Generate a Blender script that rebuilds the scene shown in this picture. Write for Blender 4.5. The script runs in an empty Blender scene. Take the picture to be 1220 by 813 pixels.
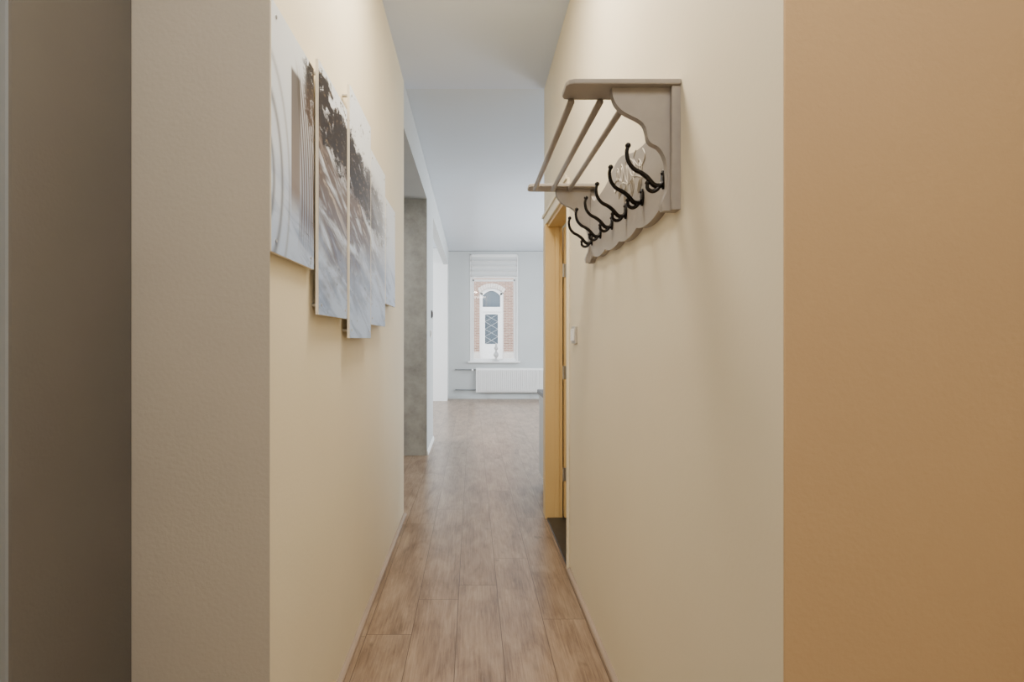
import bpy, bmesh, math, random
from mathutils import Vector
random.seed(3)
F=650.0; CAMZ=1.25
ZOOM=(1,610,406.5)
sc=bpy.context.scene

def L(r,g,b):
    def c(v):
        v/=255.0
        return v/12.92 if v<=0.04045 else ((v+0.055)/1.055)**2.4
    return (c(r),c(g),c(b),1)

# ---------------- materials ----------------
def newmat(name):
    m=bpy.data.materials.new(name); m.use_nodes=True
    nt=m.node_tree; return m,nt,nt.nodes['Principled BSDF']
def mat(name,col,rough=0.6,var=0.06,scale=6,bump=0.0,bscale=150,metal=0.0,stretch=(1,1,1),spec=0.5):
    m,nt,b=newmat(name)
    geo=nt.nodes.new('ShaderNodeTexCoord'); mp=nt.nodes.new('ShaderNodeMapping')
    mp.inputs['Scale'].default_value=stretch
    nt.links.new(geo.outputs['Object'],mp.inputs['Vector'])
    n=nt.nodes.new('ShaderNodeTexNoise'); n.inputs['Scale'].default_value=scale; n.inputs['Detail'].default_value=4
    nt.links.new(mp.outputs[0],n.inputs['Vector'])
    r=nt.nodes.new('ShaderNodeValToRGB')
    r.color_ramp.elements[0].position=0.3; r.color_ramp.elements[1].position=0.7
    r.color_ramp.elements[0].color=tuple(c*(1-var) for c in col[:3])+(1,)
    r.color_ramp.elements[1].color=tuple(min(1,c*(1+var)) for c in col[:3])+(1,)
    nt.links.new(n.outputs['Fac'],r.inputs['Fac']); nt.links.new(r.outputs['Color'],b.inputs['Base Color'])
    b.inputs['Roughness'].default_value=rough; b.inputs['Metallic'].default_value=metal
    b.inputs['Specular IOR Level'].default_value=spec
    if bump>0:
        n2=nt.nodes.new('ShaderNodeTexNoise'); n2.inputs['Scale'].default_value=bscale; n2.inputs['Detail'].default_value=3
        nt.links.new(mp.outputs[0],n2.inputs['Vector'])
        bp=nt.nodes.new('ShaderNodeBump'); bp.inputs['Strength'].default_value=bump; bp.inputs['Distance'].default_value=0.002
        nt.links.new(n2.outputs['Fac'],bp.inputs['Height']); nt.links.new(bp.outputs[0],b.inputs['Normal'])
    return m

M_hall=mat('hall_cream_plaster',L(230,220,196),0.75,0.02,2,0.2,90,spec=0.2)
M_hallr=mat('hall_cream_plaster_b',L(232,222,199),0.6,0.02,2,0.15,70,spec=0.3)
M_pier=mat('beige_plaster',L(196,188,176),0.85,0.03,3,0.3,110,spec=0.2)
M_dark=mat('shaded_taupe_plaster',L(112,108,103),0.85,0.05,3,0.3,110,spec=0.2)  # dim side face of the entrance wall: shade put into a darker taupe
M_tan=mat('tan_plaster',L(212,179,137),0.85,0.02,2,0.25,110,spec=0.2)
M_blueg=mat('blue_grey_plaster',L(150,155,160),0.85,0.03,2,0.25,110,spec=0.2)
M_ceil=mat('ceiling_white',L(214,223,238),0.9,0.01,2,spec=0.1)
M_ceil2=mat('ceiling_cool_white',L(210,217,224),0.9,0.01,2,spec=0.1)
M_room=mat('room_grey_paint',L(192,196,196),0.8,0.02,2,0.1,90,spec=0.2)
M_white=mat('white_paint',L(238,238,236),0.5,0.01,3)
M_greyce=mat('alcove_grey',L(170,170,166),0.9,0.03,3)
M_ochre=mat('ochre_wood_paint',L(222,190,130),0.45,0.04,4,stretch=(1,1,0.15))
M_cream=mat('cream_trim_paint',L(236,226,202),0.5,0.02,4)
M_stone=mat('black_stone',L(38,38,38),0.35,0.3,30)
M_rack=mat('taupe_lacquered_wood',L(154,147,141),0.45,0.04,8,stretch=(4,0.5,4))
M_iron=mat('dark_bronze_iron',L(34,30,28),0.27,0.2,60,metal=0.6)
M_orn=mat('champagne_metal',L(180,172,160),0.4,0.1,60,metal=0.1)
M_steel=mat('brushed_steel',L(190,190,190),0.3,0.05,60,metal=0.9)
M_base=mat('brown_skirting',L(158,140,124),0.55,0.12,20,stretch=(1,0.1,1))
M_wtop=mat('dark_worktop',L(70,70,70),0.35,0.2,80)
M_cab=mat('grey_white_lacquer',L(205,210,212),0.35,0.01,3)
M_plastic=mat('white_plastic',L(244,243,240),0.4,0.01,5)
M_frame=mat('grey_switch_frame',L(176,170,160),0.4,0.01,5)
M_dplast=mat('dark_plastic',L(60,62,66),0.4,0.05,5)
M_edge=mat('panel_edge_cream',L(242,236,224),0.6,0.02,20)
M_glassd=mat('dark_window_glass',L(78,90,100),0.1,0.1,2)
M_stonel=mat('pale_plinth_stone',L(205,198,190),0.8,0.08,8)
M_asph=mat('street_paving',L(150,145,140),0.9,0.15,10)
M_brown=mat('pale_glazed',L(190,190,188),0.3,0.03,20)
M_pipe=mat('grey_pipe',L(120,124,126),0.5,0.03,20)

def concrete():
    m,nt,b=newmat('concrete_wallpaper')
    t=nt.nodes.new('ShaderNodeTexCoord')
    n=nt.nodes.new('ShaderNodeTexNoise'); n.inputs['Scale'].default_value=5; n.inputs['Detail'].default_value=9; n.inputs['Roughness'].default_value=0.7
    nt.links.new(t.outputs['Object'],n.inputs['Vector'])
    r=nt.nodes.new('ShaderNodeValToRGB'); r.color_ramp.elements[0].position=0.3; r.color_ramp.elements[1].position=0.72
    r.color_ramp.elements[0].color=L(138,136,130); r.color_ramp.elements[1].color=L(182,180,172)
    nt.links.new(n.outputs['Fac'],r.inputs['Fac']); nt.links.new(r.outputs[0],b.inputs['Base Color'])
    b.inputs['Roughness'].default_value=0.85
    return m
M_conc=concrete()

def floor_mat():
    m,nt,b=newmat('oak_laminate_planks'); N=nt.nodes; K=nt.links
    def mth(op,a,c=None):
        n=N.new('ShaderNodeMath'); n.operation=op
        for i,v in enumerate((a,c)):
            if v is None: continue
            if isinstance(v,(int,float)): n.inputs[i].default_value=v
            else: K.new(v,n.inputs[i])
        return n.outputs[0]
    g=N.new('ShaderNodeNewGeometry'); s=N.new('ShaderNodeSeparateXYZ'); K.new(g.outputs['Position'],s.inputs[0])
    xx=mth('ADD',s.outputs['X'],3.868)
    row=mth('FLOOR',mth('DIVIDE',xx,0.19))
    rnd=mth('FRACT',mth('MULTIPLY',mth('SINE',mth('MULTIPLY',row,12.9898)),437.585))
    yy=mth('ADD',s.outputs['Y'],mth('MULTIPLY',rnd,1.38))
    yy=mth('ADD',yy,20)
    c=N.new('ShaderNodeCombineXYZ'); K.new(yy,c.inputs[0]); K.new(xx,c.inputs[1])
    br=N.new('ShaderNodeTexBrick'); K.new(c.outputs[0],br.inputs['Vector'])
    br.inputs['Scale'].default_value=1; br.inputs['Brick Width'].default_value=1.38; br.inputs['Row Height'].default_value=0.19
    br.inputs['Mortar Size'].default_value=0.0016; br.inputs['Mortar Smooth'].default_value=0.3; br.offset=0.0; br.offset_frequency=2
    br.inputs['Color1'].default_value=(0,0,0,1); br.inputs['Color2'].default_value=(1,1,1,1); br.inputs['Mortar'].default_value=(0.5,0.5,0.5,1)
    sep=N.new('ShaderNodeSeparateColor'); K.new(br.outputs['Color'],sep.inputs[0])
    def grain(sx,sy,scale,det,dist,rough=0.55):
        c2=N.new('ShaderNodeCombineXYZ')
        K.new(mth('MULTIPLY',xx,sx),c2.inputs[0]); K.new(mth('MULTIPLY',yy,sy),c2.inputs[1]); K.new(mth('ADD',mth('MULTIPLY',sep.outputs[0],9.0),mth('MULTIPLY',row,3.7)),c2.inputs[2])
        n=N.new('ShaderNodeTexNoise'); n.inputs['Scale'].default_value=scale; n.inputs['Detail'].default_value=det; n.inputs['Roughness'].default_value=rough; n.inputs['Distortion'].default_value=dist
        K.new(c2.outputs[0],n.inputs['Vector']); return n.outputs['Fac']
    broad=grain(7,2.2,1.4,5,0.7,0.6)
    fine=grain(95,4.0,1.4,6,0.3,0.7)
    f=mth('ADD',mth('MULTIPLY',broad,0.5),mth('MULTIPLY',fine,0.5))
    r=N.new('ShaderNodeValToRGB'); e=r.color_ramp.elements
    e[0].position=0.35; e[0].color=L(100,80,64); e[1].position=0.64; e[1].color=L(164,143,122)
    x=r.color_ramp.elements.new(0.49); x.color=L(138,116,97)
    K.new(f,r.inputs['Fac'])
    kn=grain(10,5,1.1,2,0.3)
    ks=N.new('ShaderNodeMapRange'); ks.interpolation_type='SMOOTHSTEP'; ks.inputs['From Min'].default_value=0.68; ks.inputs['From Max'].default_value=0.78; K.new(kn,ks.inputs['Value'])
    mr=N.new('ShaderNodeMapRange'); mr.inputs['To Min'].default_value=0.9; mr.inputs['To Max'].default_value=1.08; K.new(sep.outputs[0],mr.inputs['Value'])
    vm=N.new('ShaderNodeVectorMath'); vm.operation='SCALE'; K.new(r.outputs[0],vm.inputs[0]); K.new(mth('MULTIPLY',mr.outputs[0],mth('SUBTRACT',1,mth('MULTIPLY',ks.outputs[0],0.5))),vm.inputs['Scale'])
    mix=N.new('ShaderNodeMix'); mix.data_type='RGBA'; K.new(br.outputs['Fac'],mix.inputs['Factor']); K.new(vm.outputs[0],mix.inputs[6]); mix.inputs[7].default_value=L(76,60,48)
    K.new(mix.outputs[2],b.inputs['Base Color'])
    b.inputs['Roughness'].default_value=0.29
    return m
M_floor=floor_mat()

def brick_mat():
    m,nt,b=newmat('street_brick'); N=nt.nodes; K=nt.links
    g=N.new('ShaderNodeNewGeometry'); s=N.new('ShaderNodeSeparateXYZ'); K.new(g.outputs['Position'],s.inputs[0])
    c=N.new('ShaderNodeCombineXYZ'); K.new(s.outputs['X'],c.inputs[0]); K.new(s.outputs['Z'],c.inputs[1])
    br=N.new('ShaderNodeTexBrick'); K.new(c.outputs[0],br.inputs['Vector']); br.inputs['Scale'].default_value=1
    br.inputs['Brick Width'].default_value=0.22; br.inputs['Row Height'].default_value=0.065; br.inputs['Mortar Size'].default_value=0.008
    br.inputs['Color1'].default_value=L(160,122,104); br.inputs['Color2'].default_value=L(130,98,84); br.inputs['Mortar'].default_value=L(182,170,158)
    K.new(br.outputs['Color'],b.inputs['Base Color']); b.inputs['Roughness'].default_value=0.9
    return m
M_brick=brick_mat()

def glass_mat():
    m=bpy.data.materials.new('clear_pane'); m.use_nodes=True; nt=m.node_tree; nt.nodes.clear()
    o=nt.nodes.new('ShaderNodeOutputMaterial'); t=nt.nodes.new('ShaderNodeBsdfTransparent'); g=nt.nodes.new('ShaderNodeBsdfGlossy'); g.inputs['Roughness'].default_value=0.02
    x=nt.nodes.new('ShaderNodeMixShader'); x.inputs[0].default_value=0.05
    nt.links.new(t.outputs[0],x.inputs[1]); nt.links.new(g.outputs[0],x.inputs[2]); nt.links.new(x.outputs[0],o.inputs[0]); return m
M_pane=glass_mat()

def blind_mat():
    m,nt,b=newmat('translucent_blind_fabric')
    b.inputs['Base Color'].default_value=L(226,227,226); b.inputs['Roughness'].default_value=0.9
    n=nt.nodes.new('ShaderNodeTexNoise'); n.inputs['Scale'].default_value=200
    bp=nt.nodes.new('ShaderNodeBump'); bp.inputs['Strength'].default_value=0.1; nt.links.new(n.outputs[0],bp.inputs['Height']); nt.links.new(bp.outputs[0],b.inputs['Normal'])
    t=nt.nodes.new('ShaderNodeBsdfTranslucent'); t.inputs['Color'].default_value=(0.8,0.81,0.81,1)
    x=nt.nodes.new('ShaderNodeMixShader'); x.inputs[0].default_value=0.15
    o=nt.nodes['Material Output']; nt.links.new(b.outputs[0],x.inputs[1]); nt.links.new(t.outputs[0],x.inputs[2]); nt.links.new(x.outputs[0],o.inputs[0])
    return m
M_blind=blind_mat()

def art_mat():
    m,nt,b=newmat('sepia_photo_print'); N=nt.nodes; K=nt.links
    def mth(op,a,c=None,d=None,clamp=False):
        n=N.new('ShaderNodeMath'); n.operation=op; n.use_clamp=clamp
        for i,v in enumerate((a,c,d)):
            if v is None: continue
            if isinstance(v,(int,float)): n.inputs[i].default_value=v
            else: K.new(v,n.inputs[i])
        return n.outputs[0]
    def sstep(v,a,c):
        n=N.new('ShaderNodeMapRange'); n.interpolation_type='SMOOTHSTEP'; K.new(v,n.inputs['Value'])
        n.inputs['From Min'].default_value=a; n.inputs['From Max'].default_value=c
        return n.outputs[0]
    def inv(v): return mth('SUBTRACT',1,v)
    def mul(*a):
        r=a[0]
        for x in a[1:]: r=mth('MULTIPLY',r,x)
        return r
    def mixc(f,a,c):
        n=N.new('ShaderNodeMix'); n.data_type='RGBA'
        if isinstance(f,(int,float)): n.inputs['Factor'].default_value=f
        else: K.new(f,n.inputs['Factor'])
        for i,v in ((6,a),(7,c)):
            if isinstance(v,tuple): n.inputs[i].default_value=v
            else: K.new(v,n.inputs[i])
        return n.outputs[2]
    g=N.new('ShaderNodeNewGeometry'); s=N.new('ShaderNodeSeparateXYZ'); K.new(g.outputs['Position'],s.inputs[0])
    y=s.outputs['Y']; z=mth('SUBTRACT',s.outputs['Z'],CAMZ)
    def vec(a,c):
        cv=N.new('ShaderNodeCombineXYZ'); K.new(a,cv.inputs[0]); K.new(c,cv.inputs[1]); return cv.outputs[0]
    def noise(scale,det,v,dist=0,rough=0.6):
        n=N.new('ShaderNodeTexNoise'); n.inputs['Scale'].default_value=scale; n.inputs['Detail'].default_value=det; n.inputs['Distortion'].default_value=dist; n.inputs['Roughness'].default_value=rough
        K.new(v,n.inputs['Vector']); return n.outputs['Fac']
    yz=vec(mul(y,0.45),z)
    n1=noise(4,3,yz)
    zz=mth('ADD',z,mul(mth('SUBTRACT',n1,0.5),0.35))
    base=mixc(sstep(zz,0.1,0.75),L(174,196,236),L(226,233,244))
    dg=mth('ADD',mul(y,3.2),mul(z,9.0)); al=mth('SUBTRACT',mul(y,1.3),mul(z,1.6))
    st=noise(1.8,6,vec(dg,al),0.5,0.6)
    big=noise(3.0,4,vec(mul(y,1.0),mul(z,1.6)),0.4)
    lowlim=mth('ADD',z,mul(mth('SUBTRACT',big,0.5),0.7))
    body=mul(sstep(y,1.58,1.64),inv(sstep(y,2.25,3.0)),sstep(lowlim,0.12,0.38),inv(sstep(z,0.66,0.78)))
    col=mixc(mul(body,sstep(st,0.30,0.54),0.95),base,L(84,68,62))
    col=mixc(mul(body,sstep(st,0.57,0.68),0.65),col,L(204,192,180))
    low=mul(sstep(st,0.44,0.64),inv(sstep(z,0.28,0.5)),0.65)
    col=mixc(low,col,L(116,138,182))
    zc=mth('SUBTRACT',z,mth('SUBTRACT',0.93,mul(y,0.13)))
    env=inv(sstep(mth('ABSOLUTE',zc),0.02,0.19))
    ye=mul(sstep(y,1.47,1.56),inv(sstep(y,2.6,3.15)))
    fn=noise(22,7,vec(mul(y,0.5),z),0.6,0.75)
    fol=sstep(mth('ADD',mul(env,ye,0.25),fn),0.60,0.68)
    col=mixc(mul(fol,ye,inv(mul(sstep(y,2.1,2.7),0.45))),col,L(42,38,40))
    glint=noise(60,3,vec(mul(y,0.4),z),0,0.6)
    col=mixc(mul(fol,sstep(glint,0.57,0.7),ye,0.45),col,L(160,138,116))
    cy=mth('ADD',y,mul(mth('POWER',mth('ABSOLUTE',mth('SUBTRACT',z,0.45)),2.0),0.6))
    cm=mul(sstep(cy,1.485,1.5),inv(sstep(cy,1.61,1.70)),sstep(z,0.22,0.36),inv(sstep(z,0.66,0.76)))
    flute=mth('ADD',mul(mth('SINE',mth('ADD',mul(cy,300),mul(z,20))),0.5),0.5)
    col=mixc(mul(cm,mth('ADD',mul(flute,0.6),0.38)),col,L(82,64,54))
    pm=mul(sstep(y,1.41,1.42),inv(sstep(y,1.48,1.50)),sstep(z,0.30,0.40),inv(sstep(z,0.70,0.715)))
    col=mixc(mul(pm,0.88),col,mixc(sstep(z,0.4,0.7),L(116,100,88),L(66,54,46)))
    dy=mth('SUBTRACT',y,1.22); dz=mul(mth('SUBTRACT',z,0.38),0.6)
    rr=mth('SQRT',mth('ADD',mul(dy,dy),mul(dz,dz)))
    ring=mth('POWER',mth('ADD',mul(mth('SINE',mul(rr,110)),0.5),0.5),4)
    col=mixc(mul(ring,inv(sstep(rr,0.17,0.2)),0.7),col,L(100,100,106))
    K.new(col,b.inputs['Base Color']); b.inputs['Roughness'].default_value=0.45; b.inputs['Specular IOR Level'].default_value=0.15
    return m
M_art=art_mat()

# ---------------- geometry helpers ----------------
WL={}
def finish(name,bm,mats,parent=None,kind=None,label=None,cat=None,bevel=0,smooth=False,group=None,origin=None):
    bmesh.ops.recalc_face_normals(bm,faces=bm.faces)
    xs=[v.co.x for v in bm.verts]; ys=[v.co.y for v in bm.verts]; zs=[v.co.z for v in bm.verts]
    o=Vector(origin) if origin else Vector(((min(xs)+max(xs))/2,(min(ys)+max(ys))/2,min(zs)))
    bmesh.ops.translate(bm,verts=bm.verts,vec=-o)
    me=bpy.data.meshes.new(name); bm.to_mesh(me); bm.free()
    if not isinstance(mats,(list,tuple)): mats=[mats]
    for m in mats: me.materials.append(m)
    if smooth:
        for p in me.polygons: p.use_smooth=True
    ob=bpy.data.objects.new(name,me); sc.collection.objects.link(ob)
    WL[ob.name]=o
    if parent: ob.parent=parent; ob.location=o-WL[parent.name]
    else: ob.location=o
    if kind: ob['kind']=kind
    if label: ob['label']=label
    if cat: ob['category']=cat
    if group: ob['group']=group
    if bevel>0:
        md=ob.modifiers.new('bevel','BEVEL'); md.width=bevel; md.segments=2; md.limit_method='ANGLE'
    return ob
def empty(name,loc,label,cat,group=None):
    ob=bpy.data.objects.new(name,None); sc.collection.objects.link(ob); ob.location=loc; ob.empty_display_size=0.1
    WL[ob.name]=Vector(loc); ob['label']=label; ob['category']=cat
    if group: ob['group']=group
    return ob
def box(bm,x0,x1,y0,y1,z0,z1,mi=0):
    vs=[bm.verts.new((x,y,z)) for z in (z0,z1) for y in (y0,y1) for x in (x0,x1)]
    out=[]
    for f in ((0,2,3,1),(4,5,7,6),(0,1,5,4),(2,6,7,3),(0,4,6,2),(1,3,7,5)):
        fc=bm.faces.new([vs[i] for i in f]); fc.material_index=mi; out.append(fc)
    return out  # bottom, top, front(-y), back(+y), left(-x), right(+x)
def boxes(lst):
    bm=bmesh.new()
    for b in lst: box(bm,*b)
    return bm
def prism(bm,pts,f0,f1,mi=0):
    a=[bm.verts.new(f0(p)) for p in pts]; c=[bm.verts.new(f1(p)) for p in pts]
    n=len(pts)
    bm.faces.new(a).material_index=mi; bm.faces.new(c[::-1]).material_index=mi
    for i in range(n):
        bm.faces.new((a[i],a[(i+1)%n],c[(i+1)%n],c[i])).material_index=mi
def catmull(P,n=6):
    P=[Vector(p) for p in P]; out=[]
    for i in range(len(P)-1):
        p0=P[max(i-1,0)];p1=P[i];p2=P[i+1];p3=P[min(i+2,len(P)-1)]
        for k in range(n):
            t=k/n
            out.append(0.5*((2*p1)+(p2-p0)*t+(2*p0-5*p1+4*p2-p3)*t*t+(3*p1-p0-3*p2+p3)*t**3))
    out.append(P[-1]); return out
def tube(bm,pts,r,seg=8,up=Vector((0,1,0)),n=6,smooth=True,flat=1.0):
    C=catmull(pts,n) if n>1 else [Vector(p) for p in pts]
    rs=r if callable(r) else (lambda t:r)
    rings=[]
    for i,c in enumerate(C):
        t=(C[min(i+1,len(C)-1)]-C[max(i-1,0)]).normalized()
        u=up-t*up.dot(t)
        if u.length<1e-4: u=Vector((1,0,0))-t*t.x
        u.normalize(); v=t.cross(u); rad=rs(i/(len(C)-1))
        rings.append([bm.verts.new(c+(u*math.cos(a)*flat+v*math.sin(a))*rad) for a in [2*math.pi*k/seg for k in range(seg)]])
    for i in range(len(rings)-1):
        for k in range(seg): bm.faces.new((rings[i][k],rings[i][(k+1)%seg],rings[i+1][(k+1)%seg],rings[i+1][k]))
    bm.faces.new(rings[0][::-1]); bm.faces.new(rings[-1])
def ball(bm,c,r,seg=10):
    g=bmesh.ops.create_uvsphere(bm,u_segments=seg,v_segments=seg//2+1,radius=r)
    bmesh.ops.translate(bm,verts=g['verts'],vec=Vector(c))
def lathe(bm,prof,c,seg=20):
    rings=[[bm.verts.new((c[0]+r*math.cos(2*math.pi*k/seg),c[1]+r*math.sin(2*math.pi*k/seg),c[2]+z)) for k in range(seg)] for r,z in prof]
    for i in range(len(rings)-1):
        for k in range(seg): bm.faces.new((rings[i][k],rings[i][(k+1)%seg],rings[i+1][(k+1)%seg],rings[i+1][k]))
    bm.faces.new(rings[0][::-1]); bm.faces.new(rings[-1])

S='structure'
XL=-0.488; XR=0.525; H=3.08; YF=11.4
# ---------------- shell ----------------
finish('floor',boxes([(-3.6,3.2,-1.6,11.7,-0.1,0)]),M_floor,kind=S)
finish('ceiling',boxes([(-2.0,2.0,-1.6,3.99,H,H+0.15)]),M_ceil,kind=S)
finish('ceiling_room',boxes([(-3.6,3.2,3.99,11.7,H+0.006,H+0.15)]),M_ceil2,kind=S)
bm=bmesh.new()
box(bm,XL-0.1,XL,1.272,3.87,0,H)
finish('wall_left',bm,M_hall,kind=S)
bm=bmesh.new()
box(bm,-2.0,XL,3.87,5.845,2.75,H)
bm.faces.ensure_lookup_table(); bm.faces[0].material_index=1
box(bm,XL-0.1,XL,5.946,6.75,0,H); box(bm,-0.7,XL,5.845,5.946,2.75,H)
box(bm,XL-0.02,XL,5.845,5.946,0,2.75)
box(bm,XL-0.1,XL,6.75,10.98,2.75,H)
finish('wall_left_passage',bm,[M_room,M_greyce],kind=S)
finish('wall_concrete',boxes([(-2.0,XL-0.021,5.845,5.945,0,2.75)]),M_conc,kind=S)
finish('wall_concrete_edge',boxes([(XL-0.021,XL-0.0005,5.838,5.845,0,2.75)]),M_conc,kind=S)
finish('wall_alcove',boxes([(-2.0,XL-0.1,3.77,3.87,0,H),(-2.1,-2.0,3.77,5.945,0,H)]),M_room,kind=S)
finish('wall_pier',boxes([(-1.2,-0.507,10.98,11.4,0,H)]),M_white,kind=S)
finish('wall_outer_left',boxes([(-3.6,-3.5,5.9,11.7,0,H),(-3.5,-2.0,5.9,6.0,0,H)]),M_white,kind=S)
bm=bmesh.new()
pts=[(-0.790,1.262),(-0.468,1.262),(-0.4885,1.2715),(-0.4885,1.32),(-0.790,1.32)]
prism(bm,pts,lambda p:(p[0],p[1],0),lambda p:(p[0],p[1],H))
finish('wall_entrance_pier',bm,M_pier,kind=S,bevel=0.0015)
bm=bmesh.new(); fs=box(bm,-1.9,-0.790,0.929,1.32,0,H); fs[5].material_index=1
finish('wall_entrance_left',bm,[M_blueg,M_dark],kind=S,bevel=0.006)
finish('wall_entrance_right',boxes([(XR,1.9,0.916,0.922,0,H)]),M_tan,kind=S,bevel=0.001)
DY0,DY1,DZ=2.965,3.81,2.05
bm=bmesh.new()
box(bm,XR,0.62,0.922,DY0,0,H); box(bm,XR,0.62,DY0,DY1,DZ,H); box(bm,XR,0.62,DY1,4.0,0,H)
box(bm,0.62,1.9,0.922,1.02,0,H)
finish('wall_right',bm,M_hallr,kind=S)
finish('wall_kitchen',boxes([(0.62,3.2,3.9,4.0,0,H)]),M_room,kind=S)
finish('wall_closet',boxes([(0.62,1.7,2.2,2.3,0,H),(1.7,1.8,2.2,3.9,0,H)]),M_cream,kind=S)
finish('wall_outer_right',boxes([(3.1,3.2,4.0,11.7,0,H)]),M_white,kind=S)
finish('wall_back',boxes([(-2.0,2.0,-1.6,-1.5,0,H)]),M_hall,kind=S)
finish('wall_entrance_side',boxes([(-2.0,-1.9,-1.5,1.32,0,H)]),M_hall,kind=S)
finish('wall_entrance_side_right',boxes([(1.9,2.0,-1.5,1.02,0,H)]),M_hall,kind=S)
wx0,wx1,wz0,wz1=-0.053,0.947,0.776,3.02
finish('wall_far',boxes([(-3.6,wx0,YF,YF+0.3,0,H),(wx1,3.2,YF,YF+0.3,0,H),(wx0,wx1,YF,YF+0.3,0,wz0),(wx0,wx1,YF,YF+0.3,wz1,H)]),M_room,kind=S)

def quarter(bm,x,y0,y1,sx,w=0.02,h=0.02):
    pts=[(0,0),(w,0),(w,0.006)]+[(w*math.cos(a),0.006+(h-0.006)*math.sin(a)) for a in [math.radians(d) for d in (25,50,75)]]+[(0,h)]
    prism(bm,pts,lambda p:(x+sx*p[0],y0,p[1]),lambda p:(x+sx*p[0],y1,p[1]))
bm=bmesh.new(); quarter(bm,XL,1.32,3.87,1); finish('baseboard_left',bm,M_base,kind=S)
bm=bmesh.new(); quarter(bm,XR,0.93,DY0-0.03,-1); finish('baseboard_right',bm,M_base,kind=S)
bm=bmesh.new(); quarter(bm,XL,5.86,6.75,1,0.014,0.05); finish('baseboard_passage',bm,M_white,kind=S)
bm=bmesh.new(); box(bm,-0.5,3.1,YF-0.015,YF,0,0.07); finish('baseboard_far',bm,M_room,kind=S)

# ---------------- doorway ----------------
bm=bmesh.new()
box(bm,XR-0.016,XR,DY0-0.02,DY0+0.0,0,DZ+0.02)
box(bm,XR-0.016,XR,DY0-0.02,3.93,DZ+0.0,DZ+0.075)
box(bm,XR-0.026,XR-0.016,DY0-0.03,3.935,DZ+0.062,DZ+0.085)
finish('trim_1',bm,M_cream,kind=S,bevel=0.003)
bm=bmesh.new()
box(bm,XR-0.016,XR,DY1+0.012,3.93,0,DZ)
box(bm,XR-0.02,0.625,DY1-0.022,DY1+0.012,0,DZ-0.0)
box(bm,0.575,0.6,DY1-0.034,DY1-0.022,0,DZ-0.02)
box(bm,XR,0.625,DY0,DY1-0.022,DZ-0.022,DZ)
finish('trim_2',bm,M_ochre,kind=S,bevel=0.002)
finish('trim_3',boxes([(XR-0.01,0.66,DY0,DY1-0.036,0,0.014)]),M_stone,kind=S,bevel=0.002)
dl=finish('door_1',boxes([(0.632,1.45,3.755,3.795,0.02,DZ-0.03),
   (0.632,0.74,3.748,3.755,0.02,DZ-0.03),(1.34,1.45,3.748,3.755,0.02,DZ-0.03),
   (0.74,1.34,3.748,3.755,DZ-0.15,DZ-0.03),(0.74,1.34,3.748,3.755,0.02,0.24),(0.74,1.34,3.748,3.755,0.95,1.07)]),M_ochre,kind=S,bevel=0.002)
for z in (0.32,1.02,1.72):
    bm=bmesh.new()
    g=bmesh.ops.create_cone(bm,cap_ends=True,segments=12,radius1=0.007,radius2=0.007,depth=0.09)
    bmesh.ops.translate(bm,verts=g['verts'],vec=(0.624,3.742,z))
    box(bm,0.632,0.656,3.745,3.748,z-0.045,z+0.045)
    finish('hinge',bm,M_steel,parent=dl,label='steel butt hinge')
bm=bmesh.new()
box(bm,1.37,1.41,3.742,3.748,0.98,1.16); tube(bm,[(1.39,3.742,1.08),(1.39,3.70,1.08),(1.37,3.69,1.08),(1.28,3.69,1.08)],0.009,up=Vector((0,0,1)))
finish('handle',bm,M_steel,parent=dl,label='steel lever door handle')

# ---------------- window ----------------
bm=bmesh.new(); ya,yb=YF+0.03,YF+0.10
t=0.055
box(bm,wx0,wx0+t,ya,yb,wz0,wz1); box(bm,wx1-t,wx1,ya,yb,wz0,wz1); box(bm,wx0+t,wx1-t,ya,yb,wz0,wz0+0.06); box(bm,wx0+t,wx1-t,ya,yb,wz1-t,wz1)
box(bm,wx0+t,wx0+t+.03,ya+.015,yb-.01,wz0+.06,wz1-t); box(bm,wx1-t-.03,wx1-t,ya+.015,yb-.01,wz0+.06,wz1-t)
box(bm,wx0+t,wx1-t,ya+.015,yb-.01,2.46,2.50)
box(bm,wx0-0.0,wx0+0.02,YF-0.012,ya,wz0,wz1); box(bm,wx1-0.02,wx1,YF-0.012,ya,wz0,wz1); box(bm,wx0,wx1,YF-0.012,ya,wz1-0.02,wz1)
win=finish('window_1',bm,M_white,kind=S,bevel=0.002)
finish('sill',boxes([(wx0-0.04,wx1+0.04,YF-0.10,YF+0.03,wz0-0.02,wz0+0.005)]),M_white,parent=win,label='white window sill',bevel=0.003)
finish('pane',boxes([(wx0+t+.03,wx1-t-.03,YF+0.06,YF+0.064,wz0+.06,wz1-t)]),M_pane,parent=win)

bl=empty('window_blind',(0.447,YF-0.03,2.5),'white pleated fabric blind half lowered over the window','blind')
bx0,bx1=wx0+0.025,wx1-0.025
finish('headrail',boxes([(bx0,bx1,YF-0.03,YF+0.02,2.965,3.0)]),M_white,parent=bl,bevel=0.003)
bm=bmesh.new()
zt,zb=2.965,2.545
n=4
prof=[]
for i in range(n):
    a=zt-(zt-zb)*i/n; c=zt-(zt-zb)*(i+1)/n
    prof+=[(YF-0.002,a),(YF-0.020,(a+c)/2),(YF-0.050,c+0.018),(YF-0.012,c+0.001)]
prev=None
for (yy,zv) in prof:
    cur=(bm.verts.new((bx0,yy,zv)),bm.verts.new((bx1,yy,zv)))
    if prev: bm.faces.new((prev[0],prev[1],cur[1],cur[0]))
    prev=cur
ob=finish('fabric',bm,M_blind,parent=bl)
md=ob.modifiers.new('s','SOLIDIFY'); md.thickness=0.002
finish('bottom_bar',boxes([(bx0,bx1,YF-0.022,YF-0.004,2.52,2.544)]),M_white,parent=bl,bevel=0.003)

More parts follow.
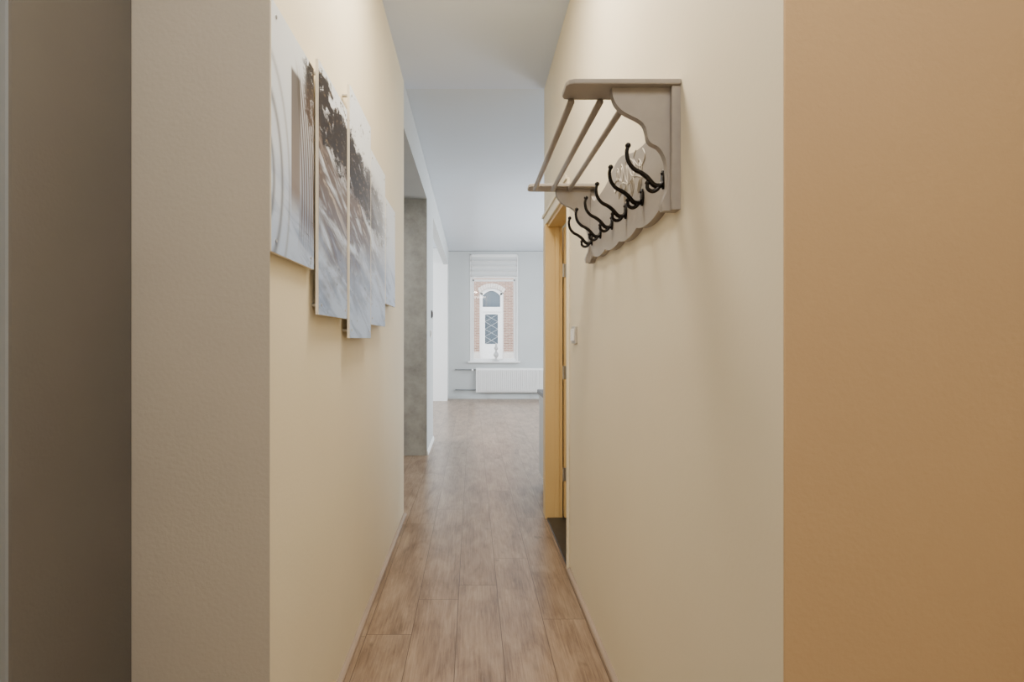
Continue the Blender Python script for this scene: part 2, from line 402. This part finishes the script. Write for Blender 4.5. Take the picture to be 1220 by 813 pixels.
bm=bmesh.new()
lathe(bm,[(0.06,0),(0.062,0.015),(0.045,0.03),(0.022,0.05),(0.020,0.07),(0.042,0.10),(0.056,0.135),(0.048,0.17),(0.022,0.20),(0.018,0.225),(0.036,0.25),(0.045,0.275),(0.036,0.30),(0.017,0.32),(0.024,0.34),(0.014,0.365),(0.004,0.38)],(0.49,YF-0.04,wz0+0.005))
finish('candle_holder',bm,M_brown,label='pale turned baluster ornament standing on the window sill',cat='ornament',smooth=True)

# ---------------- radiator ----------------
rad=empty('radiator',(0.78,YF-0.1,0.0),'white ribbed panel radiator mounted under the window','radiator')
bm=bmesh.new(); rx0,rx1=0.07,1.5
box(bm,rx0,rx1,YF-0.10,YF-0.085,0.14,0.634)
nr=34
for i in range(nr):
    x=rx0+0.022+(rx1-rx0-0.044)*i/(nr-1)
    box(bm,x-0.013,x+0.013,YF-0.125,YF-0.10,0.165,0.61)
finish('front_panel',bm,M_white,parent=rad,bevel=0.003)
finish('top_grille',boxes([(rx0,rx1,YF-0.10,YF-0.03,0.634,0.644),(rx0,rx0+0.006,YF-0.085,YF-0.03,0.15,0.634),(rx1-0.006,rx1,YF-0.085,YF-0.03,0.15,0.634)]),M_white,parent=rad)
finish('back_panel',boxes([(rx0,rx1,YF-0.035,YF-0.03,0.16,0.62),(0.3,0.34,YF-0.03,YF-0.001,0.2,0.6),(1.2,1.24,YF-0.03,YF-0.001,0.2,0.6)]),M_white,parent=rad)
for x in (0.32,1.22):
    finish('foot',boxes([(x-0.008,x+0.008,YF-0.04,YF-0.025,0.0,0.16)]),M_room,parent=rad,label='slim grey radiator foot')
for z in (0.61,0.19):
    bm=bmesh.new(); tube(bm,[(rx0+0.01,YF-0.06,z),(-0.1,YF-0.06,z),(-0.33,YF-0.06,z),(-0.345,YF-0.03,z),(-0.345,YF-0.001,z)],0.012,up=Vector((0,0,1)))
    finish('pipe',bm,M_pipe,parent=rad,smooth=True,label='grey heating pipe')
bm=bmesh.new(); tube(bm,[(0.0,YF-0.06,0.61),(0.0,YF-0.13,0.61)],0.02,seg=14,up=Vector((0,0,1)),n=1); finish('valve',bm,M_white,parent=rad,label='white radiator valve knob')

# ---------------- outdoors ----------------
YB=21.0
finish('street',boxes([(-14,16,11.7,YB+0.5,-0.35,-0.2)]),M_asph,label='grey paved street between the houses',cat='street')
bld=empty('brick_building',(0.73,YB,-0.2),'terraced brick house with an arched white entrance','building')
cx=0.73
def arch(hw,z0,z1,rise,n=10):
    p=[(cx-hw,z0),(cx+hw,z0)]
    for i in range(n+1):
        u=1-2*i/n; p.append((cx+hw*u,z1+rise*(1-u*u)))
    return p
bm=bmesh.new()
ow=0.46; oz=3.02; orr=0.20
box(bm,-12,cx-ow,YB,YB+0.3,-0.2,9); box(bm,cx+ow,14,YB,YB+0.3,-0.2,9)
top=[(cx-ow,9),(cx+ow,9)]
for i in range(11):
    u=1-2*i/10; top.append((cx+ow*u,oz+orr*(1-u*u)))
prism(bm,top,lambda p:(p[0],YB,p[1]),lambda p:(p[0],YB+0.3,p[1]))
finish('facade',bm,M_brick,parent=bld)
bm=bmesh.new()
nv=11
for i in range(nv):
    u0=1-2*i/nv; u1=1-2*(i+0.86)/nv
    q=[(cx+ow*u0,oz+orr*(1-u0*u0)),(cx+ow*u1,oz+orr*(1-u1*u1)),(cx+ow*1.18*u1,oz+0.15+orr*1.1*(1-u1*u1)),(cx+ow*1.18*u0,oz+0.15+orr*1.1*(1-u0*u0))]
    prism(bm,q,lambda p:(p[0],YB-0.03,p[1]),lambda p:(p[0],YB,p[1]))
finish('arch_stones',bm,M_stonel,parent=bld,label='pale stone arch over the entrance')
bm=bmesh.new(); box(bm,-12,cx-ow,YB-0.06,YB,-0.2,0.75); box(bm,cx+ow,14,YB-0.06,YB,-0.2,0.75)
finish('plinth',bm,M_stonel,parent=bld,label='pale stone plinth')
bm=bmesh.new()
def archband(bm,hw,z1,rise,th,y0,y1,z0):
    box(bm,cx-hw,cx-hw+th,y0,y1,z0,z1); box(bm,cx+hw-th,cx+hw,y0,y1,z0,z1)
    n=10
    for i in range(n):
        u0=1-2*i/n; u1=1-2*(i+1)/n
        q=[(cx+hw*u0,z1+rise*(1-u0*u0)),(cx+hw*u1,z1+rise*(1-u1*u1)),(cx+(hw-th)*u1,z1-th*0.9+rise*(1-u1*u1)),(cx+(hw-th)*u0,z1-th*0.9+rise*(1-u0*u0))]
        prism(bm,q,lambda p:(p[0],y0,p[1]),lambda p:(p[0],y1,p[1]))
archband(bm,ow,oz,orr,0.12,YB+0.05,YB+0.15,-0.2)
box(bm,cx-ow,cx+ow,YB+0.045,YB+0.155,2.30,2.48)
df=finish('door_frame',bm,M_white,parent=bld,label='white arched door frame')
bm=bmesh.new(); prism(bm,arch(ow-0.12,2.46,oz-0.1,orr),lambda p:(p[0],YB+0.09,p[1]),lambda p:(p[0],YB+0.10,p[1]))
finish('transom_glass',bm,M_glassd,parent=df)
bm=bmesh.new(); a=ow-0.12
box(bm,cx-a,cx+a,YB+0.08,YB+0.12,-0.2,1.05); box(bm,cx-a,cx-a+0.09,YB+0.08,YB+0.12,1.05,2.32); box(bm,cx+a-0.09,cx+a,YB+0.08,YB+0.12,1.05,2.32); box(bm,cx-a+.09,cx+a-.09,YB+0.08,YB+0.12,2.2,2.32)
box(bm,cx-0.2,cx+0.2,YB+0.07,YB+0.08,0.2,0.85)
lf=finish('front_door',bm,M_white,parent=df,label='white front door with lattice glass')
finish('door_glass',boxes([(cx-a+.09,cx+a-.09,YB+0.11,YB+0.118,1.05,2.2)]),M_glassd,parent=df)
bm=bmesh.new(); gx0,gx1=cx-a+.09,cx+a-.09; gz0,gz1=1.05,2.2
nn=4
for i in range(nn):
    z=gz0+(gz1-gz0)*i/nn; z2=gz0+(gz1-gz0)*(i+1)/nn
    for (xa,xb) in ((gx0,gx1),(gx1,gx0)):
        tube(bm,[(xa,YB+0.10,z),(xb,YB+0.10,z2)],0.005,seg=4,up=Vector((0,1,0)),n=1)
finish('lattice',bm,M_cab,parent=df)
finish('interior_backing',boxes([(cx-ow,cx+ow,YB+0.2,YB+0.22,-0.2,3.4)]),M_dplast,parent=bld)

# ---------------- kitchen ----------------
kc=empty('kitchen_cabinet',(1.2,4.45,0),'light grey kitchen base cabinet beside the hall opening','cabinet')
kx0=0.575
finish('body',boxes([(kx0,2.2,4.06,4.72,0.1,0.775),(kx0+0.03,2.15,4.10,4.69,0,0.1)]),M_cab,parent=kc,bevel=0.002)
for i in range(3):
    x0=kx0+0.01+i*0.54
    d=finish('door',boxes([(x0,x0+0.53,4.722,4.742,0.11,0.765)]),M_cab,parent=kc,bevel=0.002)
    bm=bmesh.new(); tube(bm,[(x0+.1,4.742,.7),(x0+.1,4.77,.7),(x0+.4,4.77,.7),(x0+.4,4.742,.7)],0.006,up=Vector((0,0,1)),n=1)
    finish('handle',bm,M_steel,parent=d,label='steel bar handle')
finish('worktop',boxes([(kx0-0.012,2.2,4.02,4.76,0.776,0.81)]),M_wtop,label='dark kitchen worktop on the light grey cabinet',cat='worktop',bevel=0.004)

# ---------------- artwork panels ----------------
P=[(1.275,1.616,-0.470,0.205,0.800,'partial arch and fluted column print'),
   (1.632,2.002,-0.4605,0.073,0.839,'dark tree foliage over brown streaks'),
   (2.015,2.430,-0.4535,0.003,0.942,'brown foliage fading into pale blue haze, tallest'),
   (2.442,2.838,-0.4545,0.064,0.850,'hazy brown and pale blue print'),
   (2.852,3.200,-0.4545,0.185,0.741,'mostly pale blue haze, smallest')]
for i,(y0,y1,xf,z0,z1,lb) in enumerate(P):
    xb=xf-0.010
    e=empty('art_panel',(XL,(y0+y1)/2,CAMZ+z0),'tall wall art board, '+lb,'wall art','five staggered art boards on the hall wall')
    bm=bmesh.new(); fs=box(bm,xb,xf,y0,y1,CAMZ+z0,CAMZ+z1); fs[5].material_index=1
    finish('board',bm,[M_edge,M_art],parent=e,bevel=0.0008)
    for (yy,zz) in ((y0+.03,z0+.03),(y1-.03,z0+.03),(y0+.03,z1-.03),(y1-.03,z1-.03)):
        bm=bmesh.new()
        tube(bm,[(XL,yy,CAMZ+zz),(xb,yy,CAMZ+zz)],0.006,seg=12,up=Vector((0,0,1)),n=1)
        tube(bm,[(xf,yy,CAMZ+zz),(xf+0.002,yy,CAMZ+zz)],0.0045,seg=12,up=Vector((0,0,1)),n=1)
        finish('screw',bm,M_steel,parent=e,label='small round steel mounting screw')

# ---------------- coat rack ----------------
def Z(h): return CAMZ+h
R0,R1=1.37,2.38
rk=empty('coat_rack',(XR,(R0+R1)/2,CAMZ+0.325),'taupe wooden wall coat rack with rod shelf and black hooks','coat rack')
T=0.655
N=100
def bot(s):
    c=abs(s-0.5)*2
    if c>0.9: return 0.327
    return 0.350-0.014*abs(math.sin(s*math.pi*5+math.pi/2))**0.8-0.014*(1-c)
def topf(s):
    c=abs(s-0.5)*2
    if c>0.92: return 0.64
    return 0.57+0.05*math.exp(-(c/0.30)**2)+0.06*(max(0,(c-0.72)/0.20))**2
bm=bmesh.new(); grid=[]
for i in range(N+1):
    s=i/N; y=R0+0.006+(R1-R0-0.012)*s
    grid.append([bm.verts.new((x,y,Z(h))) for x,h in ((XR-0.022,bot(s)),(XR-0.022,topf(s)),(XR,topf(s)),(XR,bot(s)))])
for i in range(N):
    a,b=grid[i],grid[i+1]
    for k in range(4): bm.faces.new((a[k],a[(k+1)%4],b[(k+1)%4],b[k]))
bm.faces.new(grid[0]); bm.faces.new(grid[-1])
finish('back_board',bm,M_rack,parent=rk,label='scalloped taupe wooden back board')
cp=[(0.327,0.040),(0.345,0.042),(0.362,0.036),(0.380,0.029),(0.41,0.028),(0.45,0.031),(0.475,0.040),(0.49,0.052),(0.500,0.070),(0.512,0.078),(0.530,0.081),(0.548,0.088),(0.560,0.102),(0.570,0.122),(0.582,0.143),(0.598,0.158),(0.618,0.167),(0.641,0.170)]
pc=catmull([(o,0,u) for u,o in cp],3)
for y in (R0+0.020,R1-0.05):
    bm=bmesh.new(); g=[]
    for p in pc:
        g.append([bm.verts.new(v) for v in ((XR-0.022,y,Z(p.z)),(XR-p.x,y,Z(p.z)),(XR-p.x,y+0.022,Z(p.z)),(XR-0.022,y+0.022,Z(p.z)))])
    for i in range(len(g)-1):
        a,b=g[i],g[i+1]
        for k in range(4): bm.faces.new((a[k],a[(k+1)%4],b[(k+1)%4],b[k]))
    bm.faces.new(g[0]); bm.faces.new(g[-1])
    finish('bracket',bm,M_rack,parent=rk,label='curved taupe wooden side bracket')
for (y0,y1) in ((R0,R0+0.095),(R1-0.085,R1+0.0)):
    w=0.288
    pts=[(0,y0),(w-0.02,y0),(w-0.006,y0+0.006),(w,y0+0.02),(w,y1-0.02),(w-0.006,y1-0.006),(w-0.02,y1),(0,y1)]
    bm=bmesh.new(); prism(bm,pts,lambda p:(XR-p[0],p[1],Z(0.641)),lambda p:(XR-p[0],p[1],Z(T)))
    finish('shelf_rail',bm,M_rack,parent=rk,bevel=0.003,label='flat taupe end rail')
for o in (0.262,0.185,0.115):
    bm=bmesh.new(); tube(bm,[(XR-o,R0+0.085,Z(0.633)),(XR-o,R1-0.075,Z(0.633))],0.0095,seg=14,up=Vector((0,0,1)),n=1)
    finish('rod',bm,M_rack,parent=rk,smooth=True,label='round taupe shelf rod')
bm=bmesh.new(); xo=XR-0.0225
oy,oz_=1.76,0.515
def OP(l): return [(xo,oy+a*1.15,Z(oz_+b*0.95)) for a,b in l]
def leaf(x,y,a,ln,w):
    ca,sa=math.cos(a),math.sin(a)
    o=[(x,y)]
    for t,s in ((.3,1),(.65,.9),(1,0),(.65,-.9),(.3,-1),(0,0)):
        u=ln*t; v=w*s; o.append((x+u*ca-v*sa,y+u*sa+v*ca))
    return o
curves=[[(-0.17,-0.05),(-0.12,-0.035),(-0.06,-0.01),(0.0,-0.015),(0.06,0.01),(0.11,0.04),(0.15,0.03),(0.14,0.0),(0.11,0.01)],
 [(-0.13,0.05),(-0.15,0.02),(-0.12,0.0),(-0.08,0.02),(-0.05,0.05),(-0.07,0.07)]]
for (x,y,a,ln,w) in ((-.12,-.035,1.2,.07,.014),(-.12,-.035,-.9,.05,.012),(-.06,-.01,1.0,.085,.017),(-.05,-.012,-1.2,.065,.014),(0,-.015,1.3,.09,.016),(.01,-.012,-1.0,.065,.014),(.06,.01,1.4,.07,.014),(.06,.01,-.8,.06,.013),(.11,.03,1.5,.05,.011)):
    curves.append(leaf(x,y,a,ln,w)); curves.append([(x,y),(x+ln*.8*math.cos(a),y+ln*.8*math.sin(a))])
for c in curves: tube(bm,OP(c),0.0021,seg=6,up=Vector((1,0,0)),n=4)
finish('ornament',bm,M_orn,parent=rk,label='pale metal leaf scroll ornament',smooth=True)
def hook_mesh(y):
    bm=bmesh.new(); xb=XR-0.022; zc=0.418
    def HP(l): return [(xb-a,y,Z(zc+b)) for a,b in l]
    tube(bm,HP([(0.002,-0.006),(0.012,-0.016),(0.028,-0.014),(0.046,0.006),(0.062,0.018),(0.080,0.028),(0.094,0.046),(0.099,0.070),(0.096,0.086)]),lambda t:0.0074-0.0026*t,seg=10)
    ball(bm,HP([(0.0955,0.089)])[0],0.0078)
    tube(bm,HP([(0.012,-0.014),(0.020,-0.026),(0.032,-0.031),(0.044,-0.024),(0.045,-0.012)]),lambda t:0.0064-0.0018*t,seg=10)
    ball(bm,HP([(0.045,-0.009)])[0],0.0066)
    pp=[(0.013*math.cos(a)*(1-0.25*abs(math.sin(a))),0.026*math.sin(a)) for a in [2*math.pi*k/20 for k in range(20)]]
    prism(bm,pp,lambda p:(xb-0.006,y+p[0],Z(zc+p[1])),lambda p:(xb,y+p[0],Z(zc+p[1])))
    ball(bm,(xb-0.006,y,Z(zc+0.016)),0.0045)
    return bm
for y in (1.43,1.61,1.785,1.96,2.135,2.29):
    finish('hook',hook_mesh(y),M_iron,parent=rk,smooth=True,label='dark bronze double coat hook')

# ---------------- switches ----------------
def switch(y,z,x,sx,name,lb,cat,w=0.08,h=0.08,m2=M_plastic,m1=M_plastic):
    e=empty(name,(x,y,z-h/2),lb,cat)
    a,b=sorted((x,x+sx*0.012)); finish('plate',boxes([(a,b,y-w/2,y+w/2,z-h/2,z+h/2)]),m1,parent=e,bevel=0.002)
    a,b=sorted((x+sx*0.012,x+sx*0.020)); finish('button',boxes([(a,b,y-w*.33,y+w*.33,z-h*.33,z+h*.33)]),m2,parent=e,bevel=0.0015)
switch(2.78,CAMZ+0.02,XR,-1,'light_switch','white square light switch on the cream wall','switch',0.105,0.088,M_plastic,M_frame)
switch(6.45,CAMZ+0.29,XL,1,'thermostat','small dark thermostat on the grey pier','thermostat',0.1,0.09,M_dplast,M_dplast)
switch(6.3,CAMZ+0.06,XL,1,'light_switch','small white light switch on the grey pier below the thermostat','switch',0.08,0.08)

# ---------------- lights ----------------
def area(name,loc,rot,size,power,col,sy=None):
    l=bpy.data.lights.new(name,'AREA'); l.energy=power; l.color=col[:3]; l.size=size
    if sy: l.shape='RECTANGLE'; l.size_y=sy
    o=bpy.data.objects.new(name,l); sc.collection.objects.link(o); o.location=loc; o.rotation_euler=[math.radians(a) for a in rot]; return o
WARM=(1.0,0.89,0.72); COOL=(0.90,0.95,1.0)
area('hall_ceiling_light',(0,1.9,3.05),(0,0,0),0.4,43,WARM)
area('entrance_ceiling_light',(0.1,0.0,3.0),(0,0,0),1.0,38,(1,0.94,0.85))
area('living_fill_right',(3.0,8.0,1.7),(0,90,0),2.0,230,COOL,3.5)  # unseen daylight fill added at a solid wall, no window there
area('living_fill_left',(-3.4,8.9,1.7),(0,-90,0),2.0,230,COOL,3.5)  # same added daylight fill on the left, out of view, no window
area('alcove_fill',(-1.3,4.9,2.7),(0,0,0),0.6,18,(1,0.98,0.95))  # added fill that brightens the alcove, not an actual lamp
area('closet_fill',(1.2,3.0,3.0),(0,0,0),0.3,8,WARM)  # unseen fill added so the closet is not fully dark

w=bpy.data.worlds.new('World'); sc.world=w; w.use_nodes=True
w.node_tree.nodes['Background'].inputs[0].default_value=(0.9,0.95,1.0,1); w.node_tree.nodes['Background'].inputs[1].default_value=5.5

# ---------------- camera ----------------
cam=bpy.data.cameras.new('Camera'); co=bpy.data.objects.new('Camera',cam); sc.collection.objects.link(co)
co.location=(0,0,CAMZ); co.rotation_euler=(math.radians(90),0,0)
k,px,py=ZOOM
cam.sensor_width=36; cam.lens=36*F*k/1220; cam.clip_start=0.05
cam.shift_x=(px-563)*k/1220; cam.shift_y=-(py-404)*k/1220
sc.camera=co
